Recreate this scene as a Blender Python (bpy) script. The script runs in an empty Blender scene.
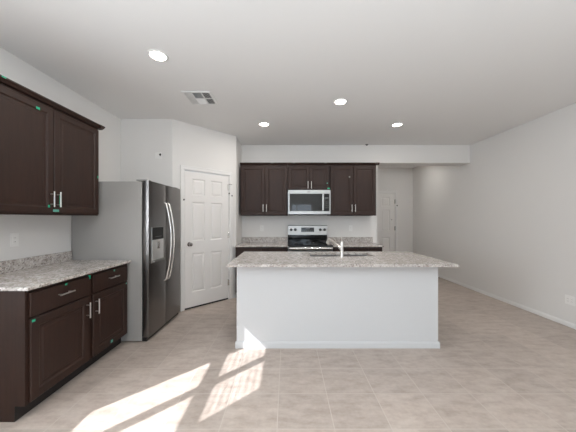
import bpy, bmesh, math, random
from mathutils import Vector, Matrix
random.seed(4)
PI = math.pi
sc = bpy.context.scene
C = sc.collection

# ------------------------------------------------------------------ camera
cam = bpy.data.cameras.new('camera')
cam.sensor_width = 36.0
cam.lens = 16.0
cam.shift_x = 1/576
cam.shift_y = 2.8/576
cam.clip_start = 0.05
co = bpy.data.objects.new('camera', cam); C.objects.link(co)
co.location = (0, 0, 1.37)
co.rotation_euler = (PI/2, 0, 0)
sc.camera = co

# ------------------------------------------------------------------ world, sun, daylight, exposure
w = bpy.data.worlds.new('sky'); sc.world = w
w.use_nodes = True
bg = w.node_tree.nodes['Background']
bg.inputs['Color'].default_value = (0.62, 0.78, 1.0, 1)
bg.inputs['Strength'].default_value = 1.6

SUNDIR = Vector((1.0, 0.95, -0.95)).normalized()
sl = bpy.data.lights.new('sun', 'SUN'); sl.energy = 10.0; sl.angle = math.radians(0.5)
sl.color = (0.97, 0.97, 1.0)
so = bpy.data.objects.new('sun', sl); C.objects.link(so)
so.location = (-8, -8, 8)
so.rotation_euler = SUNDIR.to_track_quat('-Z', 'Y').to_euler()

def area(name, loc, direction, sx, sy, energy, col):
    l = bpy.data.lights.new(name, 'AREA'); l.shape = 'RECTANGLE'; l.size = sx; l.size_y = sy
    l.energy = energy; l.color = col
    o = bpy.data.objects.new(name, l); C.objects.link(o); o.location = loc
    o.rotation_euler = Vector(direction).to_track_quat('-Z', 'Z').to_euler()
    return o
# daylight through the sliding door and side window; rear and right are added fill
area('daylight_patio', (0.75, -3.98, 1.10), (0, 1, 0), 1.02, 2.02, 11, (0.86, 0.94, 1.0))
area('fill_rear', (-1.25, -3.98, 1.45), (0, 1, 0), 1.30, 1.25, 5.5, (0.86, 0.94, 1.0))
area('daylight_side', (-2.62, 0.40, 1.55), (1, 0, 0), 0.95, 1.15, 104, (0.90, 0.955, 1.0))
area('fill_right', (3.80, -1.6, 1.50), (-1, 0, 0), 1.5, 1.3, 20, (0.87, 0.945, 1.0))
# added fill lamp aimed at the ceiling behind the camera, like a bounced flash
area('bounce_fill', (0.6, -1.3, 1.6), (0, 0.1, 1), 1.8, 1.6, 112, (0.85, 0.935, 1.0))

vs = sc.view_settings
vs.view_transform = 'Standard'; vs.look = 'None'; vs.gamma = 1.0; vs.use_curve_mapping = False
vs.exposure = 0.16
sc.cycles.max_bounces = 10
sc.cycles.diffuse_bounces = 7

# ------------------------------------------------------------------ materials
def mat(name, col, rough=0.5, metal=0.0, spec=0.5, coat=0.0):
    m = bpy.data.materials.new(name); m.use_nodes = True
    b = m.node_tree.nodes['Principled BSDF']
    b.inputs['Base Color'].default_value = (*col, 1)
    b.inputs['Roughness'].default_value = rough
    b.inputs['Metallic'].default_value = metal
    b.inputs['Specular IOR Level'].default_value = spec
    b.inputs['Coat Weight'].default_value = coat
    b.inputs['Coat Roughness'].default_value = 0.15
    return m
def nodes(m): return m.node_tree.nodes, m.node_tree.links, m.node_tree.nodes['Principled BSDF']
def coords(m, scale=(1, 1, 1), loc=(0, 0, 0)):
    n, l, b = nodes(m)
    tc = n.new('ShaderNodeTexCoord'); mp = n.new('ShaderNodeMapping')
    mp.inputs['Scale'].default_value = scale; mp.inputs['Location'].default_value = loc
    l.new(tc.outputs['Object'], mp.inputs['Vector'])
    return mp.outputs['Vector']
def noise(m, vec, scale, detail=4, rough=0.55):
    n, l, b = nodes(m)
    t = n.new('ShaderNodeTexNoise'); t.inputs['Scale'].default_value = scale
    t.inputs['Detail'].default_value = detail; t.inputs['Roughness'].default_value = rough
    l.new(vec, t.inputs['Vector']); return t.outputs['Fac']
def ramp(m, fac, stops, interp='LINEAR'):
    n, l, b = nodes(m)
    r = n.new('ShaderNodeValToRGB'); r.color_ramp.interpolation = interp
    e = r.color_ramp.elements
    while len(e) < len(stops): e.new(0.5)
    for i, (p, c) in enumerate(stops):
        e[i].position = p; e[i].color = (*c, 1)
    l.new(fac, r.inputs['Fac']); return r.outputs['Color']
def mixc(m, fac, a, b_, mode='MIX'):
    n, l, b = nodes(m)
    x = n.new('ShaderNodeMix'); x.data_type = 'RGBA'; x.blend_type = mode
    if isinstance(fac, (int, float)): x.inputs['Factor'].default_value = fac
    else: l.new(fac, x.inputs['Factor'])
    for s, v in (('A', a), ('B', b_)):
        i = [k for k in x.inputs if k.name == s and k.type == 'RGBA'][0]
        if isinstance(v, tuple): i.default_value = (*v, 1)
        else: l.new(v, i)
    return [k for k in x.outputs if k.type == 'RGBA'][0]
def bump(m, height, strength, dist=0.01):
    n, l, b = nodes(m)
    bp = n.new('ShaderNodeBump'); bp.inputs['Strength'].default_value = strength
    bp.inputs['Distance'].default_value = dist
    l.new(height, bp.inputs['Height']); l.new(bp.outputs['Normal'], b.inputs['Normal'])
def setcol(m, out):
    n, l, b = nodes(m); l.new(out, b.inputs['Base Color'])

def paint(name, col, rough=0.6):
    m = mat(name, col, rough, spec=0.3)
    v = coords(m)
    bump(m, noise(m, v, 90, 3), 0.08, 0.004)
    return m
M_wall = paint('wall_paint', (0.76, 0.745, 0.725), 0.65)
M_ceil = paint('ceiling_paint', (0.82, 0.815, 0.805), 0.75)
M_trim = mat('white_trim_paint', (0.80, 0.79, 0.775), 0.35)
M_door = mat('white_door_paint', (0.80, 0.78, 0.76), 0.38)
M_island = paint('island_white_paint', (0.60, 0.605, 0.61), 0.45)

def tile_mat():
    m = mat('floor_tile', (0.4, 0.35, 0.3), 0.38, spec=0.4)
    n, l, b = nodes(m)
    v = coords(m)
    vm = coords(m, (1, 1, 1), (0.065, -2.005, 0))
    br = n.new('ShaderNodeTexBrick')
    br.offset = 0.0; br.squash = 1.0
    br.inputs['Scale'].default_value = 1.0
    br.inputs['Brick Width'].default_value = 0.375
    br.inputs['Row Height'].default_value = 0.337
    br.inputs['Mortar Size'].default_value = 0.0032
    br.inputs['Mortar Smooth'].default_value = 0.2
    br.inputs['Color1'].default_value = (0.44, 0.44, 0.44, 1)
    br.inputs['Color2'].default_value = (0.56, 0.56, 0.56, 1)
    br.inputs['Bias'].default_value = 0.0
    br.inputs['Mortar'].default_value = (0.5, 0.5, 0.5, 1)
    l.new(vm, br.inputs['Vector'])
    vs_ = coords(m, (2.2, 5.2, 1))
    n1 = noise(m, vs_, 2.6, 7, 0.62)
    n2 = noise(m, v, 28, 4, 0.6)
    base = ramp(m, n1, [(0.26, (0.365, 0.298, 0.254)), (0.5, (0.468, 0.396, 0.346)), (0.76, (0.550, 0.482, 0.430))])
    fine = ramp(m, n2, [(0.3, (0.44, 0.44, 0.44)), (0.7, (0.56, 0.56, 0.56))])
    c = mixc(m, 0.5, base, fine, 'OVERLAY')
    c = mixc(m, 0.6, c, br.outputs['Color'], 'OVERLAY')
    c = mixc(m, br.outputs['Fac'], c, (0.55, 0.49, 0.44))
    setcol(m, c)
    rr = n.new('ShaderNodeMath'); rr.operation = 'MULTIPLY_ADD'
    l.new(br.outputs['Fac'], rr.inputs[0]); rr.inputs[1].default_value = 0.4; rr.inputs[2].default_value = 0.40
    l.new(rr.outputs[0], b.inputs['Roughness'])
    inv = n.new('ShaderNodeMath'); inv.operation = 'SUBTRACT'; inv.inputs[0].default_value = 1.0
    l.new(br.outputs['Fac'], inv.inputs[1])
    bump(m, inv.outputs[0], 0.25, 0.003)
    return m
M_tile = tile_mat()

def wood_mat():
    m = mat('espresso_wood', (0.03, 0.016, 0.012), 0.52, spec=0.42, coat=0.0)
    v = coords(m, (14, 14, 1.3))
    g = noise(m, v, 3.2, 6, 0.6)
    v2 = coords(m, (2, 2, 1))
    k = noise(m, v2, 2.4, 2)
    c1 = ramp(m, g, [(0.30, (0.017, 0.0062, 0.0034)), (0.72, (0.036, 0.0145, 0.0085))])
    c = mixc(m, 0.35, c1, ramp(m, k, [(0.3, (0.016, 0.0065, 0.0038)), (0.75, (0.042, 0.0165, 0.0100))]))
    setcol(m, c)
    return m
M_wood = wood_mat()
M_toe = mat('toe_kick_dark', (0.012, 0.009, 0.008), 0.6)

def granite_mat():
    m = mat('speckled_granite', (0.55, 0.5, 0.46), 0.14, spec=0.5)
    n, l, b = nodes(m)
    v = coords(m)
    big = noise(m, v, 22, 5, 0.65)
    base = ramp(m, big, [(0.30, (0.31, 0.265, 0.235)), (0.48, (0.49, 0.445, 0.412)), (0.68, (0.66, 0.63, 0.605))])
    vo = n.new('ShaderNodeTexVoronoi'); vo.inputs['Scale'].default_value = 95
    l.new(v, vo.inputs['Vector'])
    bw = n.new('ShaderNodeRGBToBW'); l.new(vo.outputs['Color'], bw.inputs['Color'])
    dark = ramp(m, bw.outputs['Val'], [(0.0, (1, 1, 1)), (0.23, (0, 0, 0))], 'CONSTANT')
    light = ramp(m, bw.outputs['Val'], [(0.0, (0, 0, 0)), (0.72, (1, 1, 1))], 'CONSTANT')
    vo2 = n.new('ShaderNodeTexVoronoi'); vo2.inputs['Scale'].default_value = 48
    l.new(v, vo2.inputs['Vector'])
    bw2 = n.new('ShaderNodeRGBToBW'); l.new(vo2.outputs['Color'], bw2.inputs['Color'])
    dk2 = ramp(m, bw2.outputs['Val'], [(0.0, (1, 1, 1)), (0.20, (0, 0, 0))], 'CONSTANT')
    def half(f, s):
        mm = n.new('ShaderNodeMath'); mm.operation = 'MULTIPLY'; l.new(f, mm.inputs[0]); mm.inputs[1].default_value = s
        return mm.outputs[0]
    c = mixc(m, half(light, 0.45), base, (0.80, 0.78, 0.75))
    c = mixc(m, half(dark, 0.62), c, (0.17, 0.14, 0.13))
    c = mixc(m, half(dk2, 0.40), c, (0.22, 0.185, 0.17))
    setcol(m, c)
    return m
M_gran = granite_mat()

def steel_mat(name, col, rough, aniso_scale):
    m = mat(name, col, rough, 1.0)
    v = coords(m, aniso_scale)
    n, l, b = nodes(m)
    f = noise(m, v, 6, 3)
    r = n.new('ShaderNodeMapRange'); r.inputs['To Min'].default_value = rough - 0.05; r.inputs['To Max'].default_value = rough + 0.07
    l.new(f, r.inputs['Value']); l.new(r.outputs['Result'], b.inputs['Roughness'])
    return m
M_steel = steel_mat('brushed_steel', (0.37, 0.365, 0.355), 0.30, (2, 40, 60))
M_fdoor = steel_mat('dark_brushed_steel', (0.25, 0.24, 0.235), 0.30, (3, 3, 90))
M_fside = mat('grey_cabinet_paint', (0.345, 0.335, 0.32), 0.42)
M_nickel = mat('satin_nickel', (0.80, 0.78, 0.75), 0.24, 1.0)
M_recess = mat('satin_recess', (0.9, 0.9, 0.89), 0.42, 1.0)
M_chrome = mat('chrome', (0.86, 0.85, 0.84), 0.10, 1.0)
M_brush = mat('bright_nickel', (0.74, 0.72, 0.69), 0.28, 1.0)
M_black = mat('black_glass', (0.008, 0.008, 0.009), 0.07)
M_blkpl = mat('black_plastic', (0.015, 0.015, 0.016), 0.4)
M_blkrub = mat('black_rubber', (0.012, 0.012, 0.012), 0.7)
M_mwin = mat('tinted_window', (0.012, 0.0125, 0.013), 0.04, spec=0.5)
M_mwin.node_tree.nodes['Principled BSDF'].inputs['IOR'].default_value = 1.55
M_plate = mat('white_plastic', (0.84, 0.83, 0.81), 0.35)
M_slot = mat('dark_slot', (0.05, 0.05, 0.05), 0.6)
M_tape = mat('green_tape', (0.02, 0.47, 0.26), 0.55)
M_tapeg = mat('pale_green_tape', (0.12, 0.42, 0.33), 0.55)
M_tapew = mat('grey_sticker', (0.35, 0.37, 0.34), 0.55)
M_burn = mat('burner_ring', (0.16, 0.16, 0.165), 0.25)
M_disp = mat('lcd_dark', (0.02, 0.022, 0.022), 0.15)
M_mark = mat('panel_print', (0.14, 0.145, 0.14), 0.5)
M_vent = mat('vent_white', (0.80, 0.80, 0.79), 0.4)
M_duct = mat('duct_shade', (0.055, 0.055, 0.06), 0.7)
M_vinyl = mat('window_vinyl', (0.85, 0.85, 0.84), 0.35)
M_knob = mat('dull_nickel_knob', (0.42, 0.40, 0.38), 0.22, 1.0)
def emis(name, col, s):
    m = mat(name, (0.9, 0.9, 0.9), 0.4)
    b = m.node_tree.nodes['Principled BSDF']
    b.inputs['Emission Color'].default_value = (*col, 1); b.inputs['Emission Strength'].default_value = s
    return m
M_lamp = emis('lit_lens', (1.0, 0.93, 0.84), 14.0)
def glass_mat():
    m = bpy.data.materials.new('clear_pane'); m.use_nodes = True
    n = m.node_tree.nodes; l = m.node_tree.links; n.clear()
    o = n.new('ShaderNodeOutputMaterial'); t = n.new('ShaderNodeBsdfTransparent'); g = n.new('ShaderNodeBsdfGlossy')
    g.inputs['Roughness'].default_value = 0.02
    x = n.new('ShaderNodeMixShader'); x.inputs['Fac'].default_value = 0.05
    l.new(t.outputs[0], x.inputs[1]); l.new(g.outputs[0], x.inputs[2]); l.new(x.outputs[0], o.inputs['Surface'])
    return m
M_glass = glass_mat()

# ------------------------------------------------------------------ mesh helpers
class MB:
    def __init__(s): s.bm = bmesh.new()
    def _add(s, b, M=None):
        if M is not None: b.transform(M)
        me = bpy.data.meshes.new('t'); b.to_mesh(me); b.free()
        s.bm.from_mesh(me); bpy.data.meshes.remove(me)
    def box(s, x0, x1, y0, y1, z0, z1, bev=0.0, seg=2, M=None):
        b = bmesh.new(); bmesh.ops.create_cube(b, size=1)
        for v in b.verts:
            v.co = Vector(((x0+x1)/2 + v.co.x*(x1-x0), (y0+y1)/2 + v.co.y*(y1-y0), (z0+z1)/2 + v.co.z*(z1-z0)))
        if bev: bmesh.ops.bevel(b, geom=b.edges[:], offset=bev, segments=seg, affect='EDGES', profile=0.6)
        s._add(b, M); return s
    def cyl(s, p0, p1, r0, r1=None, seg=20, bev=0.0):
        p0 = Vector(p0); p1 = Vector(p1); r1 = r0 if r1 is None else r1
        d = p1-p0; b = bmesh.new()
        bmesh.ops.create_cone(b, cap_ends=True, segments=seg, radius1=r0, radius2=r1, depth=d.length)
        if bev:
            es = [e for e in b.edges if abs(e.verts[0].co.z-e.verts[1].co.z) < 1e-6]
            bmesh.ops.bevel(b, geom=es, offset=bev, segments=2, affect='EDGES')
        s._add(b, Matrix.Translation((p0+p1)/2) @ d.to_track_quat('Z', 'Y').to_matrix().to_4x4()); return s
    def tube(s, pts, r, seg=12):
        pts = [Vector(p) for p in pts]; rs = r if isinstance(r, list) else [r]*len(pts)
        rings = []; nrm = None
        for i, p in enumerate(pts):
            t = (pts[min(i+1, len(pts)-1)] - pts[max(i-1, 0)]).normalized()
            if nrm is None:
                a = Vector((0, 0, 1)) if abs(t.z) < 0.9 else Vector((1, 0, 0))
                nrm = (a - t*a.dot(t)).normalized()
            else:
                nrm = (nrm - t*nrm.dot(t)).normalized()
            bn = t.cross(nrm)
            rings.append([s.bm.verts.new(p + (nrm*math.cos(2*PI*k/seg) + bn*math.sin(2*PI*k/seg))*rs[i]) for k in range(seg)])
        for a, b in zip(rings, rings[1:]):
            for k in range(seg):
                s.bm.faces.new((a[k], a[(k+1) % seg], b[(k+1) % seg], b[k]))
        s.bm.faces.new(rings[0][::-1]); s.bm.faces.new(rings[-1]); return s
    def lathe(s, prof, M=None, seg=28):
        b = bmesh.new(); rings = []
        for r, z in prof:
            rings.append([b.verts.new((max(r, 1e-5)*math.cos(2*PI*k/seg), max(r, 1e-5)*math.sin(2*PI*k/seg), z)) for k in range(seg)])
        for a, c in zip(rings, rings[1:]):
            for k in range(seg): b.faces.new((a[k], a[(k+1) % seg], c[(k+1) % seg], c[k]))
        b.faces.new(rings[0][::-1]); b.faces.new(rings[-1])
        bmesh.ops.remove_doubles(b, verts=b.verts[:], dist=2e-5)
        s._add(b, M); return s
    def prism(s, poly, axis, a0, a1):
        """extrude a closed 2-D outline along an axis: 'X' -> (y,z), 'Y' -> (x,z), 'Z' -> (x,y)"""
        def P(p, a): return {'X': (a, p[0], p[1]), 'Y': (p[0], a, p[1]), 'Z': (p[0], p[1], a)}[axis]
        A = [s.bm.verts.new(P(p, a0)) for p in poly]; B = [s.bm.verts.new(P(p, a1)) for p in poly]
        n = len(poly)
        for i in range(n): s.bm.faces.new((A[i], A[(i+1) % n], B[(i+1) % n], B[i]))
        s.bm.faces.new(A[::-1]); s.bm.faces.new(B); return s
    def panel_slab(s, x0, x1, z0, z1, yf, yb, panels, prof, ch=0.0):
        """a slab whose front (y = yf, facing -Y) carries moulded panels; prof = [(inset, depth into slab)]"""
        xs = sorted({x0+ch, x1-ch, *[p[0] for p in panels], *[p[1] for p in panels]})
        zs = sorted({z0+ch, z1-ch, *[p[2] for p in panels], *[p[3] for p in panels]})
        bm = s.bm
        def q(c):
            try: bm.faces.new([bm.verts.new(p) for p in c])
            except ValueError: pass
        for i in range(len(xs)-1):
            for j in range(len(zs)-1):
                cx, cz = (xs[i]+xs[i+1])/2, (zs[j]+zs[j+1])/2
                if any(p[0] < cx < p[1] and p[2] < cz < p[3] for p in panels): continue
                q([(xs[i], yf, zs[j]), (xs[i+1], yf, zs[j]), (xs[i+1], yf, zs[j+1]), (xs[i], yf, zs[j+1])])
        for a, b, c, d in panels:
            def ring(t, dep): return [(a+t, yf+dep, c+t), (b-t, yf+dep, c+t), (b-t, yf+dep, d-t), (a+t, yf+dep, d-t)]
            rs = [ring(0, 0)] + [ring(t, dep) for t, dep in prof]
            for r0, r1 in zip(rs, rs[1:]):
                for k in range(4): q([r0[k], r0[(k+1) % 4], r1[(k+1) % 4], r1[k]])
            q(rs[-1])
        f = [(x0, yf+ch, z0), (x1, yf+ch, z0), (x1, yf+ch, z1), (x0, yf+ch, z1)]
        if ch:
            e = [(x0+ch, yf, z0+ch), (x1-ch, yf, z0+ch), (x1-ch, yf, z1-ch), (x0+ch, yf, z1-ch)]
            for k in range(4): q([e[(k+1) % 4], e[k], f[k], f[(k+1) % 4]])
        g = [(x0, yb, z0), (x1, yb, z0), (x1, yb, z1), (x0, yb, z1)]
        for k in range(4): q([f[(k+1) % 4], f[k], g[k], g[(k+1) % 4]])
        q(g[::-1])
        bmesh.ops.remove_doubles(bm, verts=bm.verts[:], dist=1e-5); return s
    def build(s, name, m, parent=None, smooth=False, recalc=True):
        me = bpy.data.meshes.new(name)
        if recalc: bmesh.ops.recalc_face_normals(s.bm, faces=s.bm.faces[:])
        s.bm.to_mesh(me); s.bm.free()
        me.materials.append(m)
        if smooth:
            for p in me.polygons: p.use_smooth = True
            try: me.set_sharp_from_angle(angle=math.radians(40))
            except Exception: pass
        o = bpy.data.objects.new(name, me); C.objects.link(o)
        if parent: o.parent = parent
        return o
def tag(o, label=None, cat=None, group=None, kind=None):
    for k, v in (('label', label), ('category', cat), ('group', group), ('kind', kind)):
        if v: o[k] = v
    return o
def thing(name, label, cat, loc=(0, 0, 0), rz=0, group=None):
    o = bpy.data.objects.new(name, None); C.objects.link(o)
    o.empty_display_size = 0.1
    o.location = loc; o.rotation_euler = (0, 0, rz)
    return tag(o, label, cat, group)
def struct(name, mb, m, parent=None):
    o = mb.build(name, m, parent)
    if not parent: o['kind'] = 'structure'
    return o
def copy_tree(o, parent=None):
    c = o.copy(); C.objects.link(c); c.parent = parent
    for ch in list(o.children): copy_tree(ch, c)
    return c

# ------------------------------------------------------------------ setting
H = 2.81                     # ceiling
XL, XR = -2.40, 3.58
YB = -4.0                    # wall behind the camera
YK = 5.01                    # kitchen back wall and beam face
YH = 7.27                    # hall end wall
XK = 1.77                    # free end of the kitchen wall
XP, YP = -0.888, 4.467       # pantry corner
XA, YA = -1.655, 3.70        # start of the angled pantry wall
struct('floor', MB().box(XL-0.15, XR+0.15, YB-0.15, YH+0.15, -0.10, 0), M_tile)
struct('ceiling', MB().box(XL-0.15, XR+0.15, YB-0.15, YH+0.15, H, H+0.10), M_ceil)
# left wall with the window opening (outside the frame, it throws the sun patch)
WY0, WY1, WZ0, WZ1 = -0.24, 0.93, 0.88, 2.30
b = MB()
b.box(XL-0.15, XL, YB-0.15, WY0, 0, H).box(XL-0.15, XL, WY1, YA+0.12, 0, H)
b.box(XL-0.15, XL, WY0, WY1, 0, WZ0).box(XL-0.15, XL, WY0, WY1, WZ1, H)
struct('wall_left', b, M_wall)
b = MB()
RY0, RY1, RZ0, RZ1 = -2.40, -0.80, 0.80, 2.20
b.box(XR, XR+0.15, YB-0.15, RY0, 0, H).box(XR, XR+0.15, RY1, YH+0.15, 0, H)
b.box(XR, XR+0.15, RY0, RY1, 0, RZ0).box(XR, XR+0.15, RY0, RY1, RZ1, H)
struct('wall_right', b, M_wall)
b = MB()
b.box(XL, -1.95, YB-0.15, YB, 0, H).box(-0.55, 0.20, YB-0.15, YB, 0, H).box(1.30, XR, YB-0.15, YB, 0, H)
b.box(-1.95, -0.55, YB-0.15, YB, 0, 0.80).box(-1.95, -0.55, YB-0.15, YB, 2.10, H).box(0.20, 1.30, YB-0.15, YB, 2.15, H)
struct('wall_rear', b, M_wall)
struct('wall_fridge', MB().box(XL, XA, YA, YA+0.12, 0, H), M_wall)
# angled pantry wall with the door opening; local x runs along the wall, -y faces the room
wa = thing('wall_angled', None, None, (XA, YA, 0), PI/4); wa['kind'] = 'structure'
LA = math.hypot(XP-XA, YP-YA)
D0, D1, DZ = 0.172, 0.938, 2.105
struct('wall_angled_panel', MB().box(0, D0, 0, 0.12, 0, H).box(D1, LA, 0, 0.12, 0, H).box(D0, D1, 0, 0.12, DZ, H), M_wall, wa)
struct('wall_return', MB().box(XP-0.12, XP, YP, YK+0.12, 0, H), M_wall)
struct('wall_kitchen', MB().box(XP, XK, YK, YK+0.14, 0, H), M_wall)
struct('wall_beam', MB().box(XK, XR, YK, YK+0.30, 2.462, H), M_wall)
struct('wall_hall_side', MB().box(XK-0.14, XK, YK+0.14, YH, 0, H), M_wall)
HD0, HD1, HDZ = 2.165, 3.075, 2.10
b = MB().box(XK-0.14, HD0, YH, YH+0.15, 0, H).box(HD1, XR, YH, YH+0.15, 0, H).box(HD0, HD1, YH, YH+0.15, HDZ, H)
struct('wall_hall_end', b, M_wall)

def base_run(name, p0, p1, h=0.060, t=0.012):
    """baseboard along p0 -> p1, room to the right-hand side of travel"""
    p0 = Vector((*p0, 0)); p1 = Vector((*p1, 0)); d = p1-p0
    o = MB().prism([(0.0, 0.002), (-t, 0.002), (-t, h-0.02), (-t*0.55, h-0.006), (-t*0.35, h), (0.0, h)], 'X', 0, d.length).build(name, M_trim)
    o.location = p0; o.rotation_euler = (0, 0, math.atan2(d.y, d.x)); o['kind'] = 'structure'
    return o
base_run('baseboard_right', (XR-0.001, YH-0.002), (XR-0.001, YB+0.002))
base_run('baseboard_hall', (HD1+0.075, YH-0.001), (XR-0.014, YH-0.001))
c45 = math.sqrt(0.5)
base_run('baseboard_pantry', (XA+(D1+0.062)*c45+0.0007, YA+(D1+0.062)*c45-0.0007), (XP+0.0007, YP-0.0007))
base_run('baseboard_left', (XL+0.001, YB+0.002), (XL+0.001, 1.70))

# --- doors (six raised panels)
PROF = [(0.010, 0.010), (0.020, 0.012), (0.030, 0.009), (0.046, 0.003)]
def six_panel(w, h, yf, yb):
    st = 0.115*w/0.76; mid = 0.10*w/0.76
    pw = (w - 2*st - mid)/2
    k = h/2.03
    rows = [(0.215*k, 0.80*k), (0.985*k, 1.575*k), (1.675*k, 1.925*k)]
    ps = []
    for z0, z1 in rows:
        ps += [(st, st+pw, z0, z1), (st+pw+mid, w-st, z0, z1)]
    return MB().panel_slab(0, w, 0, h, yf, yb, ps, PROF)
def casing(x0, x1, h, y, t=0.016, wd=0.062, gap=0.004):
    b = MB()
    def leg(a0, a1, z0, z1): b.box(a0, a1, y-t, y, z0, z1, 0.004)
    leg(x0-wd, x0-gap, 0.002, h+gap+0.0); leg(x1+gap, x1+wd, 0.002, h+gap); leg(x0-wd, x1+wd, h+gap, h+wd)
    # raised outer bead
    b.box(x0-wd, x0-wd+0.016, y-t-0.006, y-t, 0.002, h+wd, 0.003); b.box(x1+wd-0.016, x1+wd, y-t-0.006, y-t, 0.002, h+wd, 0.003)
    b.box(x0-wd, x1+wd, y-t-0.006, y-t, h+wd-0.016, h+wd, 0.003)
    return b
def hinge(z, x, y, r=0.0075, hh=0.10):
    return MB().cyl((x, y, z-hh/2), (x, y, z+hh/2), r, seg=12).cyl((x, y, z+hh/2), (x, y, z+hh/2+0.008), r*0.7, 0.002, seg=12).box(x-0.022, x+0.022, y+0.001, y+0.006, z-hh/2, z+hh/2)
dr = thing('door_1', None, None, (XA, YA, 0), PI/4); dr['kind'] = 'structure'
casing(D0, D1, DZ, -0.0005).build('casing', M_trim, dr)
jm = MB().box(D0+0.0005, D0+0.006, 0.001, 0.119, 0.002, DZ-0.001).box(D1-0.006, D1-0.0005, 0.001, 0.119, 0.002, DZ-0.001).box(D0+0.0005, D1-0.0005, 0.001, 0.119, DZ-0.007, DZ-0.001)
jm.build('jamb', M_trim, dr)
s6 = six_panel(D1-D0-0.020, DZ-0.04, 0, 0.035)
slab = s6.build('door_leaf', M_door, dr); slab.location = (D0+0.010, 0.004, 0.026)
MB().box(D0+0.007, D1-0.007, 0.008, 0.060, 0.002, 0.0235).build('gap_shade', M_blkrub, dr)  # black strip put in as the shade under the door leaf
def door_knob(x, z, yf, parent):
    Mx = Matrix.Translation((x, yf, z)) @ Matrix.Rotation(PI/2, 4, 'X')
    k = MB().lathe([(0.033, 0.0), (0.033, 0.006), (0.012, 0.009), (0.011, 0.028), (0.020, 0.033), (0.029, 0.045), (0.029, 0.056), (0.021, 0.066), (0.005, 0.069)], Mx)
    return k.build('knob', M_knob, parent, True)
door_knob(D0+0.078, 0.985, 0.004, dr)
for z in (1.90, 1.10, 0.29):
    hinge(z, D1-0.004, -0.006).build('hinge', M_nickel, dr)
MB().cyl((D1-0.02, -0.030, 1.955), (D1+0.045, -0.028, 1.955), 0.004, seg=10).cyl((D1-0.004, -0.028, 1.955), (D1-0.004, -0.006, 1.955), 0.004, seg=10).build('hinge_pin_stop', M_knob, dr)
for x, z in ((D0-0.012, 1.655), (D1+0.052, 1.765), (D1-0.004, 1.80)):
    MB().cyl((x, -0.024, z), (x, -0.0172, z), 0.011, 0.013, seg=14).build('rubber_bumper', M_blkrub, dr)

# hall entry door
dh = thing('door_2', None, None, (0, YH, 0), 0); dh['kind'] = 'structure'
casing(HD0, HD1, HDZ, -0.0005).build('casing', M_trim, dh)
MB().box(HD0+0.0005, HD0+0.008, 0.001, 0.149, 0.002, HDZ-0.001).box(HD1-0.008, HD1-0.0005, 0.001, 0.149, 0.002, HDZ-0.001).box(HD0, HD1, 0.001, 0.149, HDZ-0.009, HDZ-0.001).build('jamb', M_trim, dh)
sl6 = six_panel(HD1-HD0-0.024, HDZ-0.04, 0, 0.04).build('door_leaf', M_door, dh); sl6.location = (HD0+0.012, 0.012, 0.028)
for z in (1.86, 1.10, 0.28):
    hinge(z, HD1-0.004, -0.006, 0.009, 0.12).build('hinge', M_knob, dh)
door_knob(HD0+0.085, 0.97, 0.012, dh)
MB().cyl((HD1-0.10, 0.005, 1.345), (HD1-0.10, 0.012, 1.345), 0.014, seg=14).build('viewer', M_knob, dh)
for x, z in ((HD1+0.045, 1.745),):
    MB().cyl((x, -0.026, z), (x, -0.0172, z), 0.018, seg=14).build('rubber_bumper', M_blkrub, dh)
MB().box(2.83, 2.865, -0.025, -0.0002, 2.170, 2.20).build('contact_sensor', M_plate, dh)
MB().box(2.90, 2.935, -0.025, -0.0002, 2.170, 2.20).build('contact_sensor', M_plate, dh)

# window on the left wall, outside the frame: two narrow hung sashes side by side, blind over the upper half
wn = thing('window_1', None, None, (XL-0.045, 0, 0)); wn['kind'] = 'structure'
YS = [(-0.055, 0.365), (0.440, 0.830)]      # clear widths of the two units
b = MB()
zA, zB, zC, zD = 0.985, 1.650, 1.742, 2.135
b.box(-0.02, 0.02, WY0, WY1, WZ0, zA).box(-0.02, 0.02, WY0, WY1, zD, WZ1)
b.box(-0.02, 0.02, WY0, YS[0][0], zA, zD).box(-0.02, 0.02, YS[0][1], YS[1][0], zA, zD).box(-0.02, 0.02, YS[1][1], WY1, zA, zD)
for y0, y1 in YS: b.box(-0.02, 0.02, y0, y1, zB, zC)
b.build('window_frame', M_vinyl, wn)
for y0, y1 in YS:
    MB().box(-0.004, 0.0, y0, y1, zA, zB).box(-0.004, 0.0, y0, y1, zC, zD).build('pane', M_glass, wn)
    n = 7
    for i in range(n):
        b = MB()
        z = zC + 0.02 + i*(zD-zC-0.02)/n
        b.box(-0.0145, 0.0145, y0+0.004, y1-0.004, -0.0006, 0.0006, M=Matrix.Translation((0.031, 0, z)) @ Matrix.Rotation(math.radians(28), 4, 'Y'))
        b.build('blind_slat', M_vinyl, wn)
# sliding patio door behind the camera, plus two unseen windows added for fill light
def simple_window(name, x0, x1, z0, z1, loc, rz, bars):
    r = thing(name, None, None, loc, rz); r['kind'] = 'structure'
    b = MB(); f = 0.05
    b.box(x0, x0+f, 0.02, 0.08, z0, z1).box(x1-f, x1, 0.02, 0.08, z0, z1).box(x0, x1, 0.02, 0.08, z0, z0+f).box(x0, x1, 0.02, 0.08, z1-f, z1)
    for p in bars: b.box(p-0.035, p+0.035, 0.02, 0.08, z0, z1)
    b.build('window_frame', M_vinyl, r)
    MB().box(x0+f, x1-f, 0.048, 0.052, z0+f, z1-f).build('pane', M_glass, r)
simple_window('door_3', -1.30, -0.20, 0.001, 2.15, (0, YB-0.15+0.0, 0), PI, [-0.515])
simple_window('added_window_2', 0.55, 1.95, 0.80, 2.10, (0, YB-0.15+0.0, 0), PI, [])
simple_window('added_window_3', 0.80, 2.40, 0.80, 2.20, (XR+0.15, 0, 0), -PI/2, [1.60])

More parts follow.
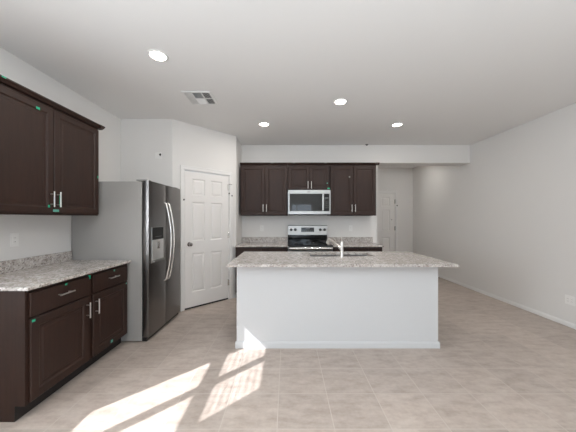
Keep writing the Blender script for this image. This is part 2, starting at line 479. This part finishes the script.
# ------------------------------------------------------------------ cabinets
CPROF = [(0.004, 0.003), (0.010, 0.0085), (0.030, 0.0085), (0.040, 0.005)]
def shaker(x0, x1, z0, z1, y=-0.021, stile=0.058):
    b = MB().panel_slab(x0, x1, z0, z1, y, -0.001, [(x0+stile, x1-stile, z0+stile, z1-stile)], CPROF, 0.0045)
    return b
def bar_pull(parent, x, z, y, length, vertical):
    b = MB(); h = length/2; so_ = 0.032
    if vertical:
        b.cyl((x, y-so_, z-h), (x, y-so_, z+h), 0.0058, seg=12, bev=0.001)
        for s in (-1, 1): b.cyl((x, y+0.0005, z+s*h*0.66), (x, y-so_, z+s*h*0.66), 0.0045, seg=10)
    else:
        b.cyl((x-h, y-so_, z), (x+h, y-so_, z), 0.0058, seg=12, bev=0.001)
        for s in (-1, 1): b.cyl((x+s*h*0.66, y+0.0005, z), (x+s*h*0.66, y-so_, z), 0.0045, seg=10)
    return b.build('handle', M_brush, parent, True)
def base_cabinet(label, w, depth, loc, rz, doors=1, hinge_right=False, group=None, top=0.888):
    """front plane (carcass) at local y = 0, facing -Y"""
    t = thing('base_cabinet', label, 'cabinet', loc, rz, group)
    b = MB()
    prof = [(0.0, 0.105), (0.0, top), (depth, top), (depth, 0.0), (0.07, 0.0), (0.07, 0.105)]
    b.prism(prof, 'X', 0, w)
    b.build('carcass', M_wood, t)
    MB().box(0.0, w, 0.066, 0.0698, 0.001, 0.1045).build('toe_kick', M_toe, t)
    e = 0.022
    n = doors
    wd = (w-2*e-(n-1)*0.006)/n
    for i in range(n):
        a = e + i*(wd+0.006)
        d = MB().box(a, a+wd, -0.021, -0.001, 0.700, 0.862, 0.004).build('drawer_front', M_wood, t)
        bar_pull(d, a+wd/2, 0.79, -0.021, 0.135, False)
        d = shaker(a, a+wd, 0.118, 0.684).build('door', M_wood, t)
        right = (i == 1) if n == 2 else hinge_right
        bar_pull(d, a+0.030 if right else a+wd-0.030, 0.572, -0.021, 0.135, True)
    return t
def upper_cabinet(label, w, depth, z0, z1, loc, rz, crown_l, crown_r, group=None, split=None, hz=None, crown=True, filler=0.0):
    t = thing('upper_cabinet', label, 'cabinet', loc, rz, group)
    MB().box(0, w, 0.0, depth, z0, z1, 0.0015).build('carcass', M_wood, t)
    e = 0.012
    s_ = split or w/2
    for k, (a, c) in enumerate(((e+filler, s_-0.003), (s_+0.003, w-e))):
        d = shaker(a, c, z0+0.012, z1-0.022, -0.021, 0.052).build('door', M_wood, t)
        bar_pull(d, c-0.028 if k == 0 else a+0.028, hz if hz else z0+0.135, -0.021, 0.135, True)
    prof = [(0.02, z1+0.0015), (-0.004, z1+0.0015), (-0.022, z1+0.003), (-0.027, z1+0.010), (-0.038, z1+0.022), (-0.044, z1+0.025), (-0.044, z1+0.036), (0.02, z1+0.036)]
    b = MB().prism(prof, 'X', -crown_l, w+crown_r)
    if crown_r > 0.01: b.prism([(w-0.02, z1+0.0015), (w+0.004, z1+0.0015), (w+0.022, z1+0.003), (w+0.038, z1+0.022), (w+0.044, z1+0.025), (w+0.044, z1+0.036), (w-0.02, z1+0.036)], 'Y', -0.05, depth-0.003)
    b.build('crown_moulding', M_wood, t)
    return t
# left run, fronts face +X
XB = -1.768                                   # carcass front of the base units
base_cabinet('dark espresso base cabinet nearest the viewer, left of its pair under the granite counter', 0.560, 0.625, (XB, 1.725, 0), PI/2, 1, False, 'left base cabinets')
base_cabinet('dark espresso base cabinet standing against the stainless refrigerator', 0.540, 0.625, (XB, 2.287, 0), PI/2, 1, True, 'left base cabinets')
upper_cabinet('dark espresso double-door wall cabinet hanging at left above the granite counter', 1.09, 0.334, 1.405, 2.350, (-2.062, 1.70, 0), PI/2, 0.0, 0.044, split=0.543)

def slab_counter(name, label, x0, x1, y0, y1, group=None, hole=None):
    t = thing(name, label, 'countertop', ((x0+x1)/2, (y0+y1)/2, 0.889), 0, group)
    cx, cy = (x0+x1)/2, (y0+y1)/2
    if not hole:
        MB().box(x0-cx, x1-cx, y0-cy, y1-cy, 0, 0.025, 0.007, 4).build('slab', M_gran, t)
    else:
        a, b_, c, d = hole
        poly_o = [(x0-cx, y0-cy), (x1-cx, y0-cy), (x1-cx, y1-cy), (x0-cx, y1-cy)]
        poly_i = [(a-cx, c-cy), (b_-cx, c-cy), (b_-cx, d-cy), (a-cx, d-cy)]
        m = MB(); bm = m.bm
        vs4 = {}
        for z in (0, 0.025):
            vs4['o', z] = [bm.verts.new((*p, z)) for p in poly_o]; vs4['i', z] = [bm.verts.new((*p, z)) for p in poly_i]
        for k in range(4):
            n = (k+1) % 4
            for z in (0, 0.025): bm.faces.new((vs4['o', z][k], vs4['o', z][n], vs4['i', z][n], vs4['i', z][k]))
            for q in 'oi': bm.faces.new((vs4[q, 0][k], vs4[q, 0][n], vs4[q, 0.025][n], vs4[q, 0.025][k]))
        bm.normal_update()
        es = [e for e in bm.edges if all(abs(v.co.z-0.025) < 1e-6 for v in e.verts) and ((e.verts[0] in vs4['o', 0.025]) == (e.verts[1] in vs4['o', 0.025]))]
        bmesh.ops.bevel(bm, geom=es, offset=0.007, segments=4, affect='EDGES')
        m.build('slab', M_gran, t)
    return t
ct = slab_counter('countertop', 'speckled grey granite countertop over the left base cabinets beside refrigerator', XL+0.002, -1.722, 1.697, 2.832, 'granite countertops')
MB().box(XL+0.002+2.061, XL+0.024+2.061, 1.697-2.2645, 2.832-2.2645, 0.0255, 0.125, 0.002).build('backsplash', M_gran, ct)

# kitchen back run, fronts face -Y
YC = 4.385
base_cabinet('dark espresso base cabinet left of the range, mostly behind island', 0.885, YK-YC-0.003, (XP+0.006, YC, 0), 0, 2, False, 'rear base cabinets')
base_cabinet('dark espresso base cabinet right of the range, mostly behind island', 0.838, YK-YC-0.003, (0.794, YC, 0), 0, 2, False, 'rear base cabinets')
for x0, x1, lab in ((XP+0.004, 0.012, 'granite countertop along back wall left of the range'), (0.786, 1.645, 'granite countertop along back wall right of the range')):
    ct = slab_counter('countertop', lab, x0, x1, YC-0.045, YK-0.002, 'granite countertops')
    cx, cy = (x0+x1)/2, (YC-0.045+YK-0.002)/2
    MB().box(x0-cx, x1-cx+(0.03 if x0 > 0 else 0), YK-0.024-cy, YK-0.002-cy, 0.0255, 0.125, 0.002).build('backsplash', M_gran, ct)

YU = 4.690
G = 'rear wall cabinets'
UZ0, UZ1 = 1.428, 2.355
upper_cabinet('tall dark wall cabinet left of the microwave beside pantry wall', 0.872, YK-YU-0.003, UZ0, UZ1, (-0.858, YU, 0), 0, 0.0, 0, G, split=0.455)
upper_cabinet('short dark wall cabinet directly above the microwave', 0.768, YK-YU-0.003, 1.893, UZ1, (0.0155, YU, 0), 0, 0, 0, G, hz=1.985, split=0.397)
upper_cabinet('tall dark wall cabinet right of the microwave beside hallway opening', 0.848, YK-YU-0.003, UZ0, UZ1, (0.785, YU, 0), 0, 0, 0.048, G, split=0.425)

# ------------------------------------------------------------------ refrigerator
W, D = 0.846, 0.862
fr = thing('refrigerator', 'stainless side-by-side refrigerator with grey side next to pantry door', 'refrigerator', (-1.532, 2.842, 0), PI/2)
# local x -> away from the camera along the wall; local y = 0 is the door front, +y towards the left wall
MB().box(0, W, 0.082, D, 0.012, 1.785, 0.004).build('cabinet_body', M_fside, fr)
MB().box(0.012, W-0.012, 0.066, 0.0818, 0.055, 1.775).build('door_gasket', M_blkrub, fr)
def fdoor(x0, x1):
    z0, z1 = 0.052, 1.795
    b = MB(); n = 10; w_ = x1-x0
    prof = [(x0+0.003, 0.065), (x0, 0.058), (x0, 0.022)]
    for i in range(n+1):
        u = i/n
        prof.append((x0+0.002+u*(w_-0.004), 0.005*((2*u-1)**6)))
    prof += [(x1, 0.022), (x1, 0.058), (x1-0.003, 0.065)]
    b.prism(prof, 'Z', z0, z1)
    return b
seam = 0.408
d1 = fdoor(0.002, seam-0.004).build('freezer_door', M_fdoor, fr, True)
d2 = fdoor(seam+0.004, W-0.002).build('fresh_food_door', M_fdoor, fr, True)
for d_, x in ((d1, seam-0.040), (d2, seam+0.040)):
    pts = []
    for i in range(21):
        u = i/20; z = 0.62 + u*0.93
        bow = 1-(2*u-1)**2
        pts.append((x, -0.018-0.062*bow, z))
    pts = [(x, 0.004, 0.600)] + pts + [(x, 0.004, 1.570)]
    hb = MB().tube(pts, 0.0125, 12)
    hb.build('handle', M_nickel, d_, True)
# dispenser on the near door
dp0, dp1 = 0.050, 0.330
MB().box(dp0, dp1, -0.006, 0.010, 0.865, 1.275, 0.004).build('dispenser_frame', M_steel, d1)
MB().box(dp0+0.014, dp1-0.014, -0.009, -0.0062, 1.130, 1.270, 0.002).build('dispenser_display', M_blkrub, d1)
MB().box(dp0+0.07, dp1-0.07, -0.0100, -0.0092, 1.160, 1.165).build('dispenser_print', M_mark, d1)
cav = MB()
cav.panel_slab(dp0+0.012, dp1-0.012, 0.895, 1.128, -0.0085, -0.0062, [(dp0+0.022, dp1-0.022, 0.905, 1.122)], [(0.002, 0.001), (0.004, 0.0014)])
cav.build('dispenser_back', M_recess, d1)
MB().box(dp0+0.115, dp0+0.165, -0.014, -0.0088, 1.02, 1.10, 0.003).build('paddle', M_knob, d1)
MB().box(dp0+0.010, dp1-0.010, -0.030, -0.0065, 0.872, 0.892, 0.003).build('drip_tray', M_steel, d1)
MB().box(0.01, W-0.01, 0.030, 0.081, 0.006, 0.048, 0.003).build('base_grille', M_blkpl, fr)
for x in (0.03, W-0.11): MB().box(x, x+0.08, 0.03, 0.16, 1.796, 1.812, 0.004).build('hinge_cover', M_fside, fr)
for x, y in ((0.05, 0.10), (W-0.05, 0.10), (0.05, D-0.06), (W-0.05, D-0.06)):
    MB().cyl((x, y, 0), (x, y, 0.0125), 0.02, seg=14).build('foot', M_blkpl, fr)

# ------------------------------------------------------------------ island, sink, faucet
IX0, IX1, IY0 = -0.534, 1.603, 2.715
isl = thing('kitchen_island', 'long white panelled kitchen island with half wall facing the room', 'kitchen island', ((IX0+IX1)/2, IY0, 0))
icx = (IX0+IX1)/2; hw = (IX1-IX0)/2
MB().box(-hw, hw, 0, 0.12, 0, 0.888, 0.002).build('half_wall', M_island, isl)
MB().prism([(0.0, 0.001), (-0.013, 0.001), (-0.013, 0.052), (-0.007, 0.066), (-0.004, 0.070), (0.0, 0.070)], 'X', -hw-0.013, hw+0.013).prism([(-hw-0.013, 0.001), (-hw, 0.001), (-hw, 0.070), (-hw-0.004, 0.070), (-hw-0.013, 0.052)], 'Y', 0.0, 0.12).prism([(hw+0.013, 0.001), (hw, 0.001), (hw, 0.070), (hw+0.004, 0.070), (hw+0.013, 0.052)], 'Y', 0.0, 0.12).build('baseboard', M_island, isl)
SX0, SX1, SY0, SY1 = 0.275, 1.060, 3.085, 3.415      # sink cut-out
# rear cabinets of the island, hollow where the sink hangs
b = MB(); y0, y1 = 0.1205, 0.800
b.box(-hw+0.01, SX0-icx-0.03, y0, y1, 0.10, 0.888).box(SX1-icx+0.03, hw-0.01, y0, y1, 0.10, 0.888)
b.box(SX0-icx-0.03, SX1-icx+0.03, y0, y1, 0.10, 0.64).box(SX0-icx-0.03, SX1-icx+0.03, y1-0.018, y1, 0.64, 0.888)
b.box(-hw+0.03, hw-0.03, y0, y1-0.07, 0.0, 0.10)
b.build('cabinet_body', M_wood, isl)
b = MB(); xs = -hw+0.02
for i in range(4):
    b = MB().panel_slab(xs+0.002, xs+0.518, 0.118, 0.684, 0, 0.020, [(xs+0.06, xs+0.46, 0.178, 0.624)], CPROF)
    o = b.build('door', M_wood, isl); o.rotation_euler = (0, 0, PI); o.location = (2*0, y1+0.0215, 0)
    xs += 0.523
ct = slab_counter('countertop', 'large speckled granite island top with sink cut-out', -0.603, 1.712, 2.548, 3.575, 'granite countertops', (SX0, SX1, SY0, SY1))
sk = thing('sink', 'stainless double-bowl undermount sink set in island top', 'sink', ((SX0+SX1)/2, (SY0+SY1)/2, 0.70))
def bowl(x0, x1, y0, y1, z0, z1):
    t = 0.003; b = MB(); bm = b.bm
    def ring(i, z, r=0.035):
        pts = []
        for cx, cy, a0 in ((x1-i-r, y1-i-r, 0), (x0+i+r, y1-i-r, 90), (x0+i+r, y0+i+r, 180), (x1-i-r, y0+i+r, 270)):
            for k in range(5):
                a = math.radians(a0+k*22.5); pts.append(bm.verts.new((cx+r*math.cos(a), cy+r*math.sin(a), z)))
        return pts
    rs = [ring(0.010, z0-t, 0.03), ring(0, z0+0.02), ring(0, z1), ring(t, z1, 0.033), ring(t+0.004, z0+0.02, 0.033), ring(0.018, z0, 0.03)]
    for a, c in zip(rs, rs[1:]):
        n = len(a)
        for k in range(n): bm.faces.new((a[k], a[(k+1) % n], c[(k+1) % n], c[k]))
    bm.faces.new(rs[0][::-1]); bm.faces.new(rs[-1]); return b
sx = (SX1-SX0)/2; sy = (SY1-SY0)/2
for a, c in ((-sx-0.004, -0.012), (0.012, sx+0.004)):
    o = bowl(a, c, -sy-0.004, sy+0.004, 0.0, 0.1855).build('bowl', M_steel, sk, True)
    MB().lathe([(0.045, 0.0), (0.045, 0.004), (0.036, 0.005), (0.030, 0.002), (0.004, 0.002)], Matrix.Translation(((a+c)/2, 0, 0.0005))).build('drain', M_chrome, o, True)
MB().box(-0.0125, 0.0125, -sy-0.002, sy+0.002, 0.160, 0.1855, 0.003).build('divider', M_steel, sk)
fa = thing('faucet', 'brushed nickel single-handle pull-out faucet standing beside the island sink bowls', 'faucet', (0.645, 3.010, 0.9145))
MB().lathe([(0.027, 0.0), (0.027, 0.006), (0.021, 0.012), (0.0185, 0.03), (0.0175, 0.13), (0.018, 0.165), (0.015, 0.185), (0.006, 0.196)]).build('body', M_brush, fa, True)
sp = [(0, 0.0, 0.085), (-0.030, 0.050, 0.125), (-0.068, 0.112, 0.165), (-0.100, 0.165, 0.190), (-0.118, 0.195, 0.192)]
MB().tube(sp, [0.016, 0.0155, 0.015, 0.017, 0.02], 14).build('spout', M_brush, fa, True)
MB().cyl((-0.114, 0.188, 0.205), (-0.130, 0.215, 0.148), 0.022, 0.027, 18, 0.003).build('spray_head', M_brush, fa, True)
MB().tube([(0, 0, 0.190), (-0.004, -0.008, 0.215), (-0.010, -0.020, 0.245)], [0.007, 0.006, 0.0065], 10).build('lever', M_brush, fa, True)

# ------------------------------------------------------------------ range
RX0, RX1 = 0.018, 0.780; rw = RX1-RX0
rg = thing('range', 'stainless electric range with black glass cooktop between rear counters', 'stove', (RX0, 4.345, 0))
RD = YK-4.345-0.004
MB().box(0, rw, 0.03, RD, 0.07, 0.895, 0.003).build('body', M_steel, rg)
MB().box(0.03, rw-0.03, 0.08, RD-0.02, 0.0, 0.0695).build('plinth', M_blkpl, rg)
ck = MB().box(-0.003, rw+0.003, 0.004, RD-0.055, 0.8955, 0.921, 0.004).build('cooktop', M_black, rg)
for x, y, r in ((0.19, 0.16, 0.105), (0.57, 0.16, 0.085), (0.19, 0.42, 0.08), (0.57, 0.42, 0.105)):
    MB().lathe([(r, 0.0), (r, 0.0006), (r-0.004, 0.0006), (r-0.004, 0.0)], Matrix.Translation((x, y, 0.9212))).build('burner_ring', M_burn, ck)
bk = MB().box(0, rw, RD-0.050, RD, 0.8955, 1.060, 0.004).build('rear_riser', M_black, rg)
b = MB().prism([(RD-0.075, 1.0605), (RD-0.062, 1.236), (RD-0.050, 1.246), (RD, 1.246), (RD, 1.0605)], 'X', 0, rw)
pn = b.build('control_panel', M_steel, rg)
def onpanel(z): return RD-0.075+0.013*(z-1.0605)/0.1755
for x in (0.062, 0.142, rw-0.138, rw-0.056):
    z = 1.160; y = onpanel(z)
    MB().cyl((x, y-0.001, z), (x, y-0.024, z), 0.028, 0.024, 20, 0.003).box(x-0.003, x+0.003, y-0.029, y-0.024, z-0.017, z+0.017, 0.001).build('knob', M_blkpl, pn)
y = onpanel(1.16)
MB().box(rw/2-0.125, rw/2+0.125, y-0.005, y+0.004, 1.118, 1.202, 0.002).build('clock_display', M_disp, pn)
for i in range(6): MB().box(rw/2-0.105+i*0.036, rw/2-0.083+i*0.036, y-0.0056, y-0.0051, 1.130, 1.139).build('touch_key', M_mark, pn)
MB().box(rw/2-0.04, rw/2+0.04, y-0.0056, y-0.0051, 1.172, 1.186).build('clock_digits', M_mark, pn)
od = MB().box(0.004, rw-0.004, -0.012, 0.029, 0.265, 0.893, 0.005).build('oven_door', M_steel, rg)
MB().box(0.012, rw-0.012, -0.0145, -0.0122, 0.285, 0.795, 0.001).build('window', M_black, od)
MB().cyl((0.02, -0.055, 0.872), (rw-0.02, -0.055, 0.872), 0.021, seg=20, bev=0.004).cyl((0.06, -0.055, 0.872), (0.06, -0.011, 0.872), 0.010).cyl((rw-0.06, -0.055, 0.872), (rw-0.06, -0.011, 0.872), 0.010).build('handle', M_nickel, od, True)
MB().box(0.004, rw-0.004, -0.008, 0.029, 0.075, 0.258, 0.005).build('storage_drawer', M_steel, rg)

# ------------------------------------------------------------------ microwave
mw_ = RX1-RX0
YM = 4.60
mv = thing('microwave', 'stainless over-the-range microwave below the short wall cabinet', 'microwave', (0.020, YM, 1.448))
mh = 0.440; MD = YK-YM-0.004
MB().box(0, mw_, 0.035, MD, 0.006, mh, 0.003).build('body', M_blkpl, mv)
fd = MB().panel_slab(0, mw_, 0.006, mh, 0, 0.034, [(0.024, mw_-0.014, 0.056, mh-0.064)], [(0.004, 0.006), (0.006, 0.007)]).build('front_frame', M_steel, mv)
MB().box(0.031, 0.612, 0.0045, 0.0068, 0.063, mh-0.071, 0.001).build('door_window', M_mwin, mv)
kp = MB().box(0.614, mw_-0.021, 0.0045, 0.0068, 0.063, mh-0.071, 0.001).build('keypad', M_black, mv)
for r in range(4):
    for c in range(3): MB().box(0.660+c*0.026, 0.674+c*0.026, 0.0039, 0.0044, 0.115+r*0.035, 0.124+r*0.035).build('touch_key', M_mark, kp)
MB().box(0.660, 0.726, 0.0039, 0.0044, 0.285, 0.310).build('clock_digits', M_mark, kp)
MB().box(0.606, 0.640, -0.040, -0.022, 0.070, 0.372, 0.006).box(0.612, 0.634, -0.024, 0.005, 0.080, 0.105).box(0.612, 0.634, -0.024, 0.005, 0.335, 0.360).build('handle', M_steel, mv)
MB().box(0.345, 0.395, -0.0012, -0.0001, mh-0.040, mh-0.030).build('badge', M_slot, mv)
MB().box(0.01, mw_-0.01, 0.04, MD-0.01, -0.010, 0.0055).build('underside_grille', M_blkpl, mv)

# ------------------------------------------------------------------ ceiling lights, register, small fittings
LZ = H - 0.0005
def can_light(label, x, y, watts=6.0):
    t = thing('ceiling_light', label, 'ceiling light', (x, y, LZ), 0, 'recessed ceiling lights')
    MB().lathe([(0.065, -0.002), (0.068, -0.008), (0.083, -0.005), (0.085, 0.0), (0.065, 0.0)]).build('trim_ring', M_plate, t, True)
    MB().lathe([(0.002, -0.0065), (0.046, -0.0060), (0.064, -0.0045), (0.064, -0.001), (0.002, -0.001)]).build('lens', M_lamp, t, True)
    l = bpy.data.lights.new('lamp_glow', 'AREA'); l.shape = 'DISK'; l.size = 0.14; l.energy = watts; l.color = (1.0, 0.95, 0.89)
    lo = bpy.data.objects.new('lamp_glow', l); C.objects.link(lo); lo.parent = t; lo.location = (0, 0, -0.012)
    return t
can_light('lit recessed ceiling light nearest the viewer, above the refrigerator side', -1.137, 2.257)
can_light('lit recessed ceiling light over the middle of the island', 0.657, 3.143)
can_light('lit recessed ceiling light near the pantry corner, left of the rear pair', -0.349, 3.889)
can_light('lit recessed ceiling light near hallway opening, right of the rear pair', 1.680, 3.91)
can_light('lit recessed hallway ceiling light hidden behind the beam', 2.95, 6.25, 3.2)

vt = thing('air_vent', 'white square ceiling air register with louvred quadrants near pantry', 'vent', (-1.035, 3.055, H-0.0005))
b = MB(); s = 0.165
b.box(-s, s, -s, -s+0.022, -0.008, 0, 0.002).box(-s, s, s-0.022, s, -0.008, 0, 0.002).box(-s, -s+0.022, -s+0.022, s-0.022, -0.008, 0, 0.002).box(s-0.022, s, -s+0.022, s-0.022, -0.008, 0, 0.002)
b.box(-s+0.022, s-0.022, -0.005, 0.005, -0.008, 0).box(-0.06, -0.05, -s+0.022, s-0.022, -0.008, 0).box(0.05, 0.06, -s+0.022, s-0.022, -0.008, 0)
b.build('frame', M_vent, vt)
MB().box(-s+0.004, s-0.004, -s+0.004, s-0.004, -0.0012, -0.0002).build('duct_shade_sheet', M_duct, vt)  # dark sheet standing in for shade inside the duct; no hole is cut
def louvres(x0, x1, y0, y1, along_x, tilt, n):
    for i in range(n):
        b = MB()
        if along_x:
            y = y0+(i+0.5)*(y1-y0)/n
            b.box(x0, x1, -0.0068, 0.0068, -0.0005, 0.0005, M=Matrix.Translation((0, y, -0.0066)) @ Matrix.Rotation(tilt, 4, 'X'))
        else:
            x = x0+(i+0.5)*(x1-x0)/n
            b.box(-0.0068, 0.0068, y0, y1, -0.0005, 0.0005, M=Matrix.Translation((x, 0, -0.0066)) @ Matrix.Rotation(tilt, 4, 'Y'))
        b.build('louvre', M_vent, vt)
T = math.radians(40)
i0, i1 = -s+0.022, s-0.022
louvres(i0, -0.06, 0.005, i1, False, -T, 5); louvres(i0, -0.06, i0, -0.005, False, -T, 5)
louvres(-0.05, 0.05, 0.005, i1, True, -T, 7); louvres(-0.05, 0.05, i0, -0.005, True, T, 7)
louvres(0.06, i1, 0.005, i1, False, T, 5); louvres(0.06, i1, i0, -0.005, False, T, 5)

tag(MB().lathe([(0.030, 0.0), (0.030, -0.004), (0.016, -0.008), (0.012, -0.022), (0.004, -0.024)], Matrix.Translation((1.545, 4.955, H-0.0005))).build('ceiling_fitting', M_slot, None, True), 'tiny dark ceiling fitting right against the wall above the rear cabinets', 'fitting')

def outlet(label, loc, rz, gangs=1, group='wall outlets'):
    t = thing('outlet', label, 'outlet', loc, rz, group)
    w_ = 0.035 + 0.046*(gangs-1)/2
    pl = MB().box(-w_, w_, -0.006, -0.0005, -0.058, 0.058, 0.002).build('cover_plate', M_plate, t)
    for g in range(gangs):
        cx = (g-(gangs-1)/2)*0.046
        MB().box(cx-0.0165, cx+0.0165, -0.008, -0.0062, -0.033, 0.033, 0.0008).build('receptacle', M_plate, t)
        for z in (-0.017, 0.017):
            for dx in (-0.006, 0.006): MB().box(cx+dx-0.001, cx+dx+0.001, -0.0086, -0.0081, z-0.004, z+0.004).build('slot', M_slot, t)
    return t
outlet('white wall outlet above the left granite counter', (XL, 2.25, 1.185), PI/2)
outlet('white wall outlet low on the right wall', (XR, 3.235, 0.34), -PI/2, 2)
outlet('white wall outlet above rear counter left of the range', (-0.49, YK, 1.185), 0)
outlet('white wall outlet above rear counter right of the range', (1.245, YK, 1.185), 0)

ws = thing('wall_plate', 'small white wall plate with dark wire stub above the refrigerator', 'wall plate', (-1.855, YA, 2.285))
MB().box(-0.045, 0.045, -0.006, -0.0005, -0.045, 0.045, 0.002).build('cover_plate', M_plate, ws)
MB().tube([(0.025, -0.004, 0.004), (0.028, -0.022, 0.006), (0.040, -0.030, 0.012)], 0.011, 10).build('wire_stub', M_blkrub, ws, True)

# green painter's tape bits that flag spots on the cabinets
def tape(label, loc, rz, w_, h_, m=M_tape, tilt=0):
    o = MB().box(-w_/2, w_/2, -0.0012, -0.0002, -h_/2, h_/2, 0.0003, 1).build('tape_marker', m)
    o.location = loc; o.rotation_euler = (0, tilt, rz)
    return tag(o, label, 'tape', 'tape markers')
FU = -2.041; FB = -1.747; R9 = PI/2
tape('green tape bit on crown moulding at the left picture edge', (-2.0178, 1.825, 2.380), R9, 0.030, 0.011)
tape('green tape bit on top rail of the near left wall cabinet door', (FU, 2.098, 2.277), R9, 0.032, 0.020)
tape('green tape bit on far end of the left crown moulding', (-2.0178, 2.812, 2.380), R9, 0.040, 0.011)
tape('green tape bit on right edge of the far left wall cabinet door', (FU, 2.762, 1.820), R9, 0.014, 0.026)
tape('small green tape bit beside the left wall cabinet handles', (FU, 2.195, 1.478), R9, 0.018, 0.022)
tape('wide pale green tape strip below the left wall cabinet handles', (FU, 2.262, 1.442), R9, 0.058, 0.022, M_tapeg)
tape('green tape sliver beside the far handle on left wall cabinet', (FU, 2.300, 1.53), R9, 0.010, 0.10)
tape('green tape bit at upper left corner of nearest base cabinet door', (FB, 1.765, 0.668), R9, 0.024, 0.016)
tape('green tape bit on top edge of the nearest base drawer front', (FB, 2.025, 0.852), R9, 0.020, 0.016)
tape('green tape square at the joint between left drawer fronts', (-1.7690, 2.289, 0.848), R9, 0.030, 0.034)
tape('green tape bit on top of the drawer beside refrigerator', (FB, 2.590, 0.848), R9, 0.020, 0.018, M_tapeg)
tape('green tape bit at upper right corner of base door beside refrigerator', (FB, 2.783, 0.668), R9, 0.018, 0.016, M_tapeg)
tape('pale green tape bit at lower edge of base door beside refrigerator', (FB, 2.553, 0.150), R9, 0.030, 0.026, M_tapeg)
YF = YU-0.0210
tape('green tape bit at lower right of cabinet above microwave', (0.760, YF, 1.925), 0, 0.045, 0.022)
tape('small green sticker on right door of cabinet above microwave', (0.735, YF, 2.02), 0, 0.018, 0.018, M_tapeg)
tape('grey sticker high on right wall cabinet door', (1.140, YF, 2.135), 0, 0.026, 0.026, M_tapew)
for x, lab in ((-0.273, 'grey sticker on rear crown moulding above the left cabinet'), (0.128, 'grey sticker on rear crown moulding above the microwave cabinet'), (0.700, 'grey sticker on rear crown moulding right of microwave handles')):
    tape(lab, (x, YU-0.0442, 2.385), 0, 0.045, 0.010, M_tapew)
